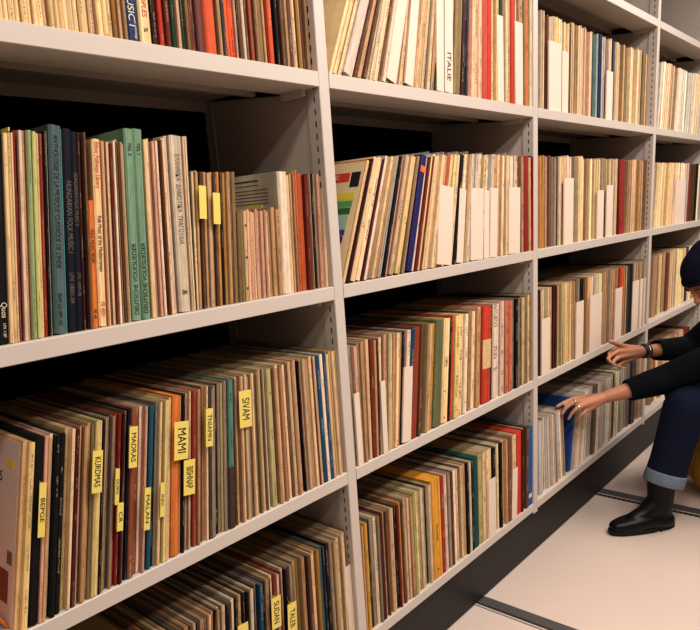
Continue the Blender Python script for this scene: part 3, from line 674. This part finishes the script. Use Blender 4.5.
# ------------------------------------------------------------------ white divider cards in front of the records
def card(bay, r, u0, u1, frac=.66, lean=0.0, label='', txt=None, zl=.0):
    z = ZS[r]; y = max(.0015, ROWY[(bay, r)]-.010)
    xa, xb = x_at(u0, y, z), x_at(u1, y, z)
    w = (xb-xa)*math.cos(math.radians(lean)); h = .31*frac
    bm = bmesh.new()
    box(bm, -w, 0, 0, .0008, 0, h)
    box(bm, -w, -w+.0008, .0008, .0055, 0, h)
    o = obj('divider_card', bm, M_CARD); o.location = (xb, y, z+.0006+zl); o.rotation_euler = (0, math.radians(lean), 0)
    tag(o, label, 'card', 'white divider cards standing before the records')
    if txt: text(o, txt, .026, (-w*.5, -.0004, .100), True, M_INK, 'handwriting')
    return o
cards = [
 (2,1,386,396,.98,18,'white card, farthest left card of the second bay top shelf'),
 (2,1,405,413,.85,12,'white card, second from left, second bay top shelf'),
 (2,1,437,444,1.0,3,'tall white card left of the card lettered ITALIE'),
 (2,1,445,453,.80,3,'white card handwritten ITALIE, second bay top shelf','ITALIE'),
 (2,1,498,504,.75,0,'white card left of the last red box, second bay top shelf'),
 (2,1,515.8,523,.75,0,'white card right of the last red box, second bay top shelf'),
 (2,2,437,451,.68,7.5,'wide white card, farthest left card on second bay second shelf'),
 (2,2,456.5,463,.66,8,'narrow white card beside the widest one, second bay, second shelf'),
 (2,2,471,483,.66,3,'white card near the middle, second bay, second shelf'),
 (2,2,484,489,.64,3,'slim white card right of the middle pair, second bay, second shelf'),
 (2,2,490,497,.66,3,'white card with faint yellow stain, second bay, second shelf'),
 (2,2,509,520,.66,1.5,'wide white card near the red box, second bay, second shelf'),
 (2,3,359,364,.60,0,'white card nearest the left upright, second bay, third shelf'),
 (2,3,384,388.5,.62,1,'slim white card, second from left, second bay, third shelf'),
 (2,3,402.5,411,.66,7,'widest white card beside the rust box, second bay, third shelf'),
 (2,4,489.5,496.5,.66,0,'white card right of the teal box, second bay, lowest shelf'),
 (2,4,512,517,.60,3,'white card overlapping the red album, second bay, lowest shelf'),
 (3,1,549,561,.72,0,'wide white card near the left upright, third bay, top shelf'),
 (3,1,562,568,.66,0,'slim white card, second from left, third bay, top shelf'),
 (3,1,606,612,.6,0,'slim white card under a blue spine, third bay, top shelf'),
 (3,2,564,573,.75,0,'wide white card, left one, third bay, second shelf'),
 (3,2,597,603,.60,0,'slim white card, middle, third bay, second shelf'),
 (3,2,606,612,.66,0,'white card left of the dark red box, third bay, second shelf'),
 (3,3,542,550,.66,0,'white card nearest the left upright, third bay, third shelf'),
 (3,3,576,583,.72,0,'white card left of the ochre spine, third bay, third shelf'),
 (3,3,589.5,601,.74,0,'wide white card, middle, third bay, third shelf'),
 (3,3,614.5,621,.72,0,'white card left of the black spine, third bay, third shelf'),
 (3,3,631.5,644,.74,0,'wide white card above the right hand, third bay, third shelf'),
 (4,2,674,684,.72,0,'wide white card, far bay, second shelf'),
]
for c in cards: card(*c[:6], label=c[6], txt=c[7] if len(c) > 7 else None)
# the card at the right end of the left bay's lowest shelf
bm = bmesh.new(); box(bm, -.022, 0, 0, .0008, 0, .22); box(bm, -.0008, 0, .0008, .02, 0, .22)
o = obj('divider_card', bm, M_CARD); o.location = (XA-T/2-.001, .012, ZS[4]+.0006)
tag(o, 'white card against the upright, left bay, lowest shelf', 'card', 'white divider cards standing before the records')

# ------------------------------------------------------------------ the person reaching in
def chain(bm, pts, seg=14):
    """tapered capsules along (point, radius) pairs"""
    for (a, ra), (b, rb) in zip(pts, pts[1:]):
        a, b = Vector(a), Vector(b); d = b-a
        if d.length < 1e-5: continue
        q = d.to_track_quat('Z', 'Y').to_matrix()
        ring = lambda c, r: [bm.verts.new(c+q @ Vector((r*math.cos(i*math.tau/seg), r*math.sin(i*math.tau/seg), 0))) for i in range(seg)]
        A, B = ring(a, ra), ring(b, rb)
        for i in range(seg): bm.faces.new((A[i], A[(i+1) % seg], B[(i+1) % seg], B[i]))
        bm.faces.new(A[::-1]); bm.faces.new(B)
    for p, r in pts:
        bmesh.ops.create_icosphere(bm, subdivisions=2, radius=r, matrix=Matrix.Translation(Vector(p)))
def ell(bm, c, rx, ry, rz, frame=None, sub=3):
    M_ = Matrix.Translation(Vector(c)) @ ((frame.to_4x4()) if frame else Matrix.Identity(4)) @ Matrix.Diagonal((rx, ry, rz, 1))
    bmesh.ops.create_icosphere(bm, subdivisions=sub, radius=1, matrix=M_)
def fuse(name, bm, m, parent, voxel, smooth=4, fac=.5, origin=None):
    me = bpy.data.meshes.new(name); bm.to_mesh(me); bm.free()
    t = bpy.data.objects.new('tmp', me); COL.objects.link(t)
    r = t.modifiers.new('r', 'REMESH'); r.mode = 'VOXEL'; r.voxel_size = voxel
    k = t.modifiers.new('s', 'SMOOTH'); k.factor = fac; k.iterations = smooth
    dg = bpy.context.evaluated_depsgraph_get(); dg.update()
    out = bpy.data.meshes.new_from_object(t.evaluated_get(dg)); bpy.data.objects.remove(t)
    for p in out.polygons: p.use_smooth = True
    out.materials.clear(); out.materials.append(m); out.name = name
    o = bpy.data.objects.new(name, out); link(o, parent)
    if parent is not None: out.transform(Matrix.Translation(-parent.location))
    return o

PR = empty('person', (2.95, -.50, 0))
tag(PR, 'person in navy beanie, black sweater and cuffed jeans, seated low, reaching into the shelves', 'person')
V3 = Vector
# joints
pelvis = V3((3.10, -.64, .44)); waist = V3((3.07, -.63, .58)); chest = V3((2.99, -.575, .76)); neck = V3((2.925, -.50, .885))
side = V3((.65, .76, 0)).normalized()      # towards the person's right
shL = chest - side*.165 + V3((-.02, .02, .055)); shR = chest + side*.165 + V3((-.02, .02, .055))
elL = at(668, 378.5, y=-.275); elR = V3((3.04, -.27, .650))
wrL = at(606, 397, y=-.095); wrR = at(645, 351, y=-.150)
headc = V3((2.842, -.372, .976))
HP = dict(wrL=wrL, wrR=wrR)
# head frame: F face direction, Lh person's left, Uh up
Fh = V3((-.58, .36, -.74)).normalized(); Rh = (side - Fh*side.dot(Fh)).normalized(); Uh = Rh.cross(Fh).normalized()
HF = Matrix((Rh, Fh, Uh)).transposed()
hp = lambda r, f, u: headc + Rh*r + Fh*f + Uh*u

body = bmesh.new()
# torso, neck
for s_ in (-1, 1):
    chain(body, [(pelvis+side*.08*s_, .085), (waist+side*.065*s_, .075), (chest+side*.08*s_, .085)])
chain(body, [(shL, .05), (chest+V3((0, 0, .07)), .06), (shR, .05)])
chain(body, [(chest, .08), (neck, .052), (headc+Fh*-.01+Uh*-.05, .05)])
# head
ell(body, hp(0, -.012, .03), .072, .090, .082, HF)
ell(body, hp(0, .022, -.030), .056, .060, .070, HF)
ell(body, hp(0, .050, -.078), .030, .028, .024, HF)                # chin
chain(body, [(hp(0, .080, .018), .009), (hp(0, .098, -.012), .011), (hp(0, .103, -.020), .0125)])   # nose
for s_ in (-1, 1):
    chain(body, [(hp(.008*s_, .082, .024), .008), (hp(.038*s_, .073, .026), .009)])   # brow
    ell(body, hp(.036*s_, .055, -.018), .020, .020, .018, HF)       # cheek
    ell(body, hp(.073*s_, -.012, -.008), .008, .018, .030, HF)      # ear
    ell(body, hp(.009*s_, .094, -.024), .007, .008, .006, HF)       # nostril
chain(body, [(hp(-.018, .078, -.049), .006), (hp(0, .087, -.047), .0075), (hp(.018, .078, -.049), .006)])
chain(body, [(hp(-.014, .077, -.058), .006), (hp(0, .084, -.059), .0075), (hp(.014, .077, -.058), .006)])
# arms
chain(body, [(shL, .048), (elL, .040), (elL+(wrL-elL)*.45, .036), (wrL, .0245)])
chain(body, [(shR, .048), (elR, .040), (elR+(wrR-elR)*.45, .036), (wrR, .0235)])
# left hand: its back to the lens, fingers spread over the record tops
def P(u, v, y): return at(u, v, y=y)
kn = [P(584, 397.5, -.020), P(581, 401, -.028), P(583, 405.5, -.040), P(588, 409.5, -.052)]
for k in kn: chain(body, [(wrL, .020), (wrL.lerp(k, .5), .0165), (k, .0120)])
chain(body, [(wrL.lerp(kn[0], .4), .016), (wrL.lerp(kn[3], .4), .016)])
fl = [[(P(574, 398.5, -.006), .0092), (P(565, 402, .010), .0080), (P(557, 406.5, .020), .0066)],
      [(P(572, 403, -.014), .0095), (P(565.5, 408, -.002), .0082), (P(562, 414, .004), .0067)],
      [(P(576, 409, -.028), .0090), (P(571.5, 413.5, -.016), .0078), (P(568.5, 419, -.008), .0064)],
      [(P(583, 413.5, -.044), .0078), (P(579.5, 416.5, -.034), .0068), (P(576.5, 420, -.024), .0058)]]
for k, f in zip(kn, fl): chain(body, [(k, .0108)]+f)
chain(body, [(wrL+V3((-.01, .012, -.004)), .017), (P(590, 396.0, -.020)+V3((0, 0, -.006)), .0125), (P(582, 400.5, .004), .0100), (P(574, 404.5, .020), .0080)])
# right hand, palm turned up and open, fingers curled
kr = [P(620.5, 347.5, -.086), P(617.5, 351.5, -.100), P(619.5, 357, -.106), P(624, 361.5, -.110)]
for k in kr: chain(body, [(wrR, .019), (wrR.lerp(k, .5), .0160), (k, .0115)])
chain(body, [(wrR.lerp(kr[0], .45), .015), (wrR.lerp(kr[3], .45), .017)])
fr = [[(P(613.5, 350, -.074), .0088), (P(609, 353.5, -.080), .0076), (P(609.5, 357.5, -.098), .0064)],
      [(P(611.5, 355, -.088), .0090), (P(608, 359, -.096), .0078), (P(610.5, 362, -.114), .0066)],
      [(P(614, 360.5, -.096), .0086), (P(612.5, 364, -.104), .0074), (P(616, 365.5, -.122), .0062)],
      [(P(619.5, 364.5, -.102), .0076), (P(618.5, 367, -.110), .0066), (P(622, 367.5, -.126), .0056)]]
for k, f in zip(kr, fr): chain(body, [(k, .0104)]+f)
chain(body, [(wrR+V3((-.01, .01, .008)), .0165), (P(626, 347.5, -.110), .0140), (P(617.5, 344.0, -.100), .0098), (P(610, 341.5, -.094), .0078)])
ell(body, P(627, 354.5, -.112), .021, .022, .019)
ell(body, P(622, 354, -.106), .015, .016, .015)
# legs
hipL = pelvis - side*.09; hipR = pelvis + side*.09
knL = V3((2.690, -.350, .495)); anL = V3((2.592, -.290, .105))
knR = V3((2.985, -.235, .470)); anR = V3((2.995, -.215, .100))
anR = V3((3.31, -.24, .10)); knR = V3((3.02, -.26, .46))
for h, k, a in ((hipL, knL, anL), (hipR, knR, anR)):
    chain(body, [(h, .075), (h.lerp(k, .5), .068), (k, .050), (k.lerp(a, .35), .050), (a, .034)])
fdir = V3((-.76, .65, 0)).normalized()
for a in (anL, anR): chain(body, [(a, .034), (a+fdir*.06+V3((0, 0, -.055)), .030), (a+fdir*.13+V3((0, 0, -.07)), .022)])
skin = fuse('body', body, M_SKIN, PR, .0042, 3, .5)

# eyes
loc0 = PR.location
for s_ in (-1, 1):
    bm = bmesh.new(); ell(bm, hp(.031*s_, .071, .004)-loc0, .0115, .0105, .008, HF); e = obj('eye', bm, M_EYE, PR, True)
    bm = bmesh.new(); ell(bm, hp(.031*s_, .0795, .002)-loc0, .0050, .0030, .0050, HF); obj('iris', bm, M_IRIS, e, True)
    bm = bmesh.new(); chain(bm, [(hp(.014*s_, .091, .028)-loc0, .0022), (hp(.032*s_, .087, .034)-loc0, .0028), (hp(.048*s_, .074, .029)-loc0, .0018)], 8); obj('eyebrow', bm, M_HAIR, PR, True)
bm = bmesh.new()
for s_ in (-1, 1): chain(bm, [(hp(.062*s_, -.045, -.005), .020), (hp(.055*s_, -.060, -.050), .018)])
chain(bm, [(hp(-.05, -.07, -.045), .022), (hp(0, -.082, -.045), .024), (hp(.05, -.07, -.045), .022)])
fuse('hair', bm, M_HAIR, PR, .005, 3)
# beanie
bm = bmesh.new()
ell(bm, hp(0, -.020, .054), .083, .101, .070, HF)
ell(bm, hp(0, -.052, .066), .072, .080, .062, HF)
hat = fuse('beanie', bm, M_HAT, PR, .005, 4)
bm = bmesh.new(); n = 40
ringp = [hp(.0835*math.cos(i*math.tau/n), -.018+.103*math.sin(i*math.tau/n), .040+.012*math.sin(i*math.tau/n)) for i in range(n+1)]
chain(bm, [(p, .0075) for p in ringp], 8)
fuse('beanie_fold', bm, M_HAT, PR, .005, 2)

# sweater: loose over torso, sleeves pushed to the forearm, ending at the cuffs
cuL = P(629.5, 388.5, -.148); cuR = P(659.5, 350.5, -.183)
cuL = wrL.lerp(elL, .34); cuR = wrR.lerp(elR, .22)
bm = bmesh.new()
for s_ in (-1, 1):
    chain(bm, [(pelvis+side*.085*s_+V3((0, 0, .03)), .105), (waist+side*.07*s_, .100), (chest+side*.085*s_, .105)])
chain(bm, [(shL, .070), (chest+V3((0, 0, .065)), .075), (shR, .070)])
chain(bm, [(chest, .10), (neck+V3((.008, -.008, -.03)), .062)])
chain(bm, [(shL, .070), (shL.lerp(elL, .5), .066), (elL, .060), (elL.lerp(cuL, .55), .052)])
chain(bm, [(shR, .070), (shR.lerp(elR, .5), .064), (elR, .058), (elR.lerp(cuR, .5), .048)])
sw = fuse('sweater', bm, M_KNIT, PR, .006, 4)
def tube(name, pts, m, parent, seg=28, wall=.003, wob=0.0):
    """open ended cloth tube with thickness"""
    bm = bmesh.new(); rings = []
    for i, (p, r) in enumerate(pts):
        p = Vector(p); d = (Vector(pts[min(i+1, len(pts)-1)][0])-Vector(pts[max(i-1, 0)][0])).normalized()
        q = d.to_track_quat('Z', 'Y').to_matrix()
        rings.append([bm.verts.new(p-loc0+q @ Vector((math.cos(j*math.tau/seg), math.sin(j*math.tau/seg), 0))*r*(1+wob*math.sin(j*5+i*1.7)+wob*.6*math.sin(j*2.3-i*2.9))) for j in range(seg)])
    for a, b in zip(rings, rings[1:]):
        for j in range(seg): bm.faces.new((a[j], a[(j+1) % seg], b[(j+1) % seg], b[j]))
    o = obj(name, bm, m, parent, True)
    k = o.modifiers.new('wall', 'SOLIDIFY'); k.thickness = wall; k.offset = -1
    k2 = o.modifiers.new('sub', 'SUBSURF'); k2.levels = 1; k2.render_levels = 1
    return o
def lerpchain(a, b, ra, rb, n): return [(a.lerp(b, i/n), ra+(rb-ra)*i/n) for i in range(n+1)]
tube('sleeve_cuff', lerpchain(elL.lerp(cuL, .35), cuL, .055, .043, 4), M_KNIT, PR, wob=.012)
tube('sleeve_cuff', lerpchain(elR.lerp(cuR, .3), cuR, .052, .043, 4), M_KNIT, PR, wob=.012)

# jeans
bm = bmesh.new()
hemL = knL.lerp(anL, .70); hemR = knR.lerp(anR, .70)
chain(bm, [(hipL, .105), (pelvis, .11), (hipR, .105)])
for h, k, a in ((hipL, knL, hemL), (hipR, knR, hemR)):
    chain(bm, [(h, .105), (h.lerp(k, .5), .098), (k+V3((.004, 0, -.004)), .083), (k.lerp(a, .5), .075), (k.lerp(a, .92), .072)], 20)
jn = fuse('jeans', bm, M_DENIM, PR, .0065, 5)
for k, a, an in ((knL, hemL, anL), (knR, hemR, anR)):
    dn = (an-k).normalized()
    lo_ = k.lerp(an, .79); up_ = k.lerp(an, .66)
    tube('trouser_leg', [(k.lerp(an, .5), .072), (k.lerp(an, .6), .0735), (up_+dn*.02, .075)], M_DENIM, PR, wob=.012)
    tube('turned_up_cuff', [(up_, .0765), (up_.lerp(lo_, .5), .0785), (lo_, .0775)], M_CUFF, PR, wob=.012)
# boots
def boot(an, label=None):
    r = bmesh.new(); g = V3((an.x, an.y, 0)); sd = V3((-fdir.y, fdir.x, 0))
    pt = lambda f, s_, z: g+fdir*f+sd*s_+V3((0, 0, z))
    chain(r, [(pt(-.012, 0, .205), .052), (pt(-.014, 0, .15), .050), (pt(-.012, 0, .095), .047), (pt(-.02, 0, .055), .040)], 20)
    for s_ in (-1, 1):
        chain(r, [(pt(-.035, .012*s_, .040), .033), (pt(.04, .014*s_, .046), .034), (pt(.10, .017*s_, .038), .030), (pt(.145, .014*s_, .034), .026), (pt(.175, .008*s_, .031), .022)], 16)
    chain(r, [(pt(-.005, 0, .11), .046), (pt(.05, 0, .070), .036), (pt(.10, 0, .050), .030)], 16)
    b_ = fuse('boot', r, M_LEATH, PR, .0045, 5)
    bm = bmesh.new(); n = 36; out = []
    for i in range(n):
        t = i*math.tau/n; f = math.cos(t); s2 = math.sin(t)
        w = .040 if f > -.2 else .034
        w = w*(1-.12*max(0, -.1-f)+.05*max(0, f))
        out.append((.062+.140*(abs(f)**.85)*(1 if f > 0 else -1), w*(abs(s2)**.75)*(1 if s2 > 0 else -1)))
    for z0, z1, lim in ((.006, .020, None),):
        A = [bm.verts.new(pt(f, s2, z0)-loc0) for f, s2 in out]; B = [bm.verts.new(pt(f, s2, z1)-loc0) for f, s2 in out]
        for i in range(n): bm.faces.new((A[i], A[(i+1) % n], B[(i+1) % n], B[i]))
        bm.faces.new(A[::-1]); bm.faces.new(B)
    so = obj('sole', bm, M_SOLE, b_)
    bm = bmesh.new()
    out2 = [(min(f, .0), s2) for f, s2 in out]
    A = [bm.verts.new(pt(f, s2, .0005)-loc0) for f, s2 in out2]; B = [bm.verts.new(pt(f, s2, .010)-loc0) for f, s2 in out2]
    for i in range(n): bm.faces.new((A[i], A[(i+1) % n], B[(i+1) % n], B[i]))
    bm.faces.new(A[::-1]); bm.faces.new(B)
    bmesh.ops.remove_doubles(bm, verts=bm.verts[:], dist=1e-6); obj('heel', bm, M_SOLE, b_)
    bm = bmesh.new()
    chain(bm, [(pt(-.062, -.0, .19)-loc0, .003), (pt(-.066, 0, .222)-loc0, .003), (pt(-.060, 0, .245)-loc0, .003)], 8)
    obj('pull_tab', bm, M_LEATH, b_)
boot(anL); boot(anR)
# bracelets and ring
def torus(name, c, ax, R_, r_, m, parent, n=32, k=8):
    bm = bmesh.new(); q = ax.normalized().to_track_quat('Z', 'Y').to_matrix(); rg = []
    for i in range(n):
        t = i*math.tau/n
        rg.append([bm.verts.new(c-loc0+q @ Vector(((R_+r_*math.cos(j*math.tau/k))*math.cos(t), (R_+r_*math.cos(j*math.tau/k))*math.sin(t), r_*math.sin(j*math.tau/k)))) for j in range(k)])
    for i in range(n):
        for j in range(k): bm.faces.new((rg[i][j], rg[(i+1) % n][j], rg[(i+1) % n][(j+1) % k], rg[i][(j+1) % k]))
    return obj(name, bm, m, parent, True)
dr = (elR-wrR).normalized()
for i, (off, r0, tk, m_) in enumerate(((-.014, .0245, .0045, M_BEAD), (-.004, .0255, .0050, M_BEAD), (.004, .0262, .0028, M_SILV), (.012, .0272, .0045, M_BEAD))):
    ax = (dr+V3((.05*math.sin(i*2), .1*math.cos(i*3), 0))).normalized()
    torus('bracelet', wrR+dr*off, ax, r0, tk, m_, PR)
torus('ring', kn[1].lerp(fl[1][0][0], .80), (fl[1][0][0]-kn[1]), .0105, .0026, M_SILV, PR, 20, 6)
torus('ring', kn[2].lerp(fl[2][0][0], .75), (fl[2][0][0]-kn[2]), .0102, .0026, M_SILV, PR, 20, 6)

# yellow pouf the person sits on
pf = empty('pouf', (3.10, -.49, 0)); tag(pf, 'round mustard yellow pouf under the seated person at the right edge', 'stool')
bm = bmesh.new(); n = 40; prof = [(0, .002), (.12, .002), (.17, .02), (.215, .09), (.225, .15), (.215, .21), (.17, .29), (.10, .318), (0, .325)]
rg = [[bm.verts.new((r_*math.cos(i*math.tau/n), r_*math.sin(i*math.tau/n), z_)) for i in range(n)] for r_, z_ in prof[1:-1]]
for a, b in zip(rg, rg[1:]):
    for i in range(n): bm.faces.new((a[i], a[(i+1) % n], b[(i+1) % n], b[i]))
bm.faces.new(rg[0][::-1]); bm.faces.new(rg[-1])
cs = obj('cushion', bm, M_POUF, pf, True)
M_PIPE = mat('dark_mustard_piping', (120, 88, 14), .8)
for kk in range(8):
    t = kk*math.tau/8; pts = [(V3((r_*1.002*math.cos(t), r_*1.002*math.sin(t), z_)), .0022) for r_, z_ in prof[1:-1]]
    bm = bmesh.new(); chain(bm, pts, 6); obj('seam', bm, M_PIPE, pf)
# ------------------------------------------------------------------ camera
cam = bpy.data.cameras.new('camera'); co = bpy.data.objects.new('camera', cam); COL.objects.link(co)
mt = Matrix((RR, UU, -FF)).transposed().to_4x4(); mt.translation = CP; co.matrix_world = mt
cam.sensor_width = 36; cam.lens = 36*CAMP['f']/700; cam.clip_start = .02
cam.shift_x = 0; cam.shift_y = (CAMP['cy']-315)/700
S.camera = co

# ------------------------------------------------------------------ light
def area(name, loc, size, sy, power, rgb, rot=(0, 0, 0)):
    l = bpy.data.lights.new(name, 'AREA'); l.shape = 'RECTANGLE'; l.size = size; l.size_y = sy; l.energy = power; l.color = rgb
    o = bpy.data.objects.new(name, l); o.location = loc; o.rotation_euler = rot; COL.objects.link(o); return o
WARM = (1.0, .94, .885)
for x_, p1, p2 in ((-.6, 14, 14), (1.2, 33, 26), (3.2, 34, 24), (5.0, 20, 14)):
    area('ceiling_and_fill_light', (x_, -1.0, 2.7), 1.3, .25, p1, WARM)
    area('ceiling_and_fill_light', (x_, -1.75, 2.7), 1.3, .25, p2*1.2, WARM)  # added fill row, put in to brighten the lower shelves
w = bpy.data.worlds.new('world'); S.world = w; w.use_nodes = True
w.node_tree.nodes['Background'].inputs[0].default_value = (.9, .8, .7, 1); w.node_tree.nodes['Background'].inputs[1].default_value = .008
S.view_settings.view_transform = 'Standard'; S.view_settings.look = 'None'; S.view_settings.exposure = .07; S.view_settings.gamma = .84
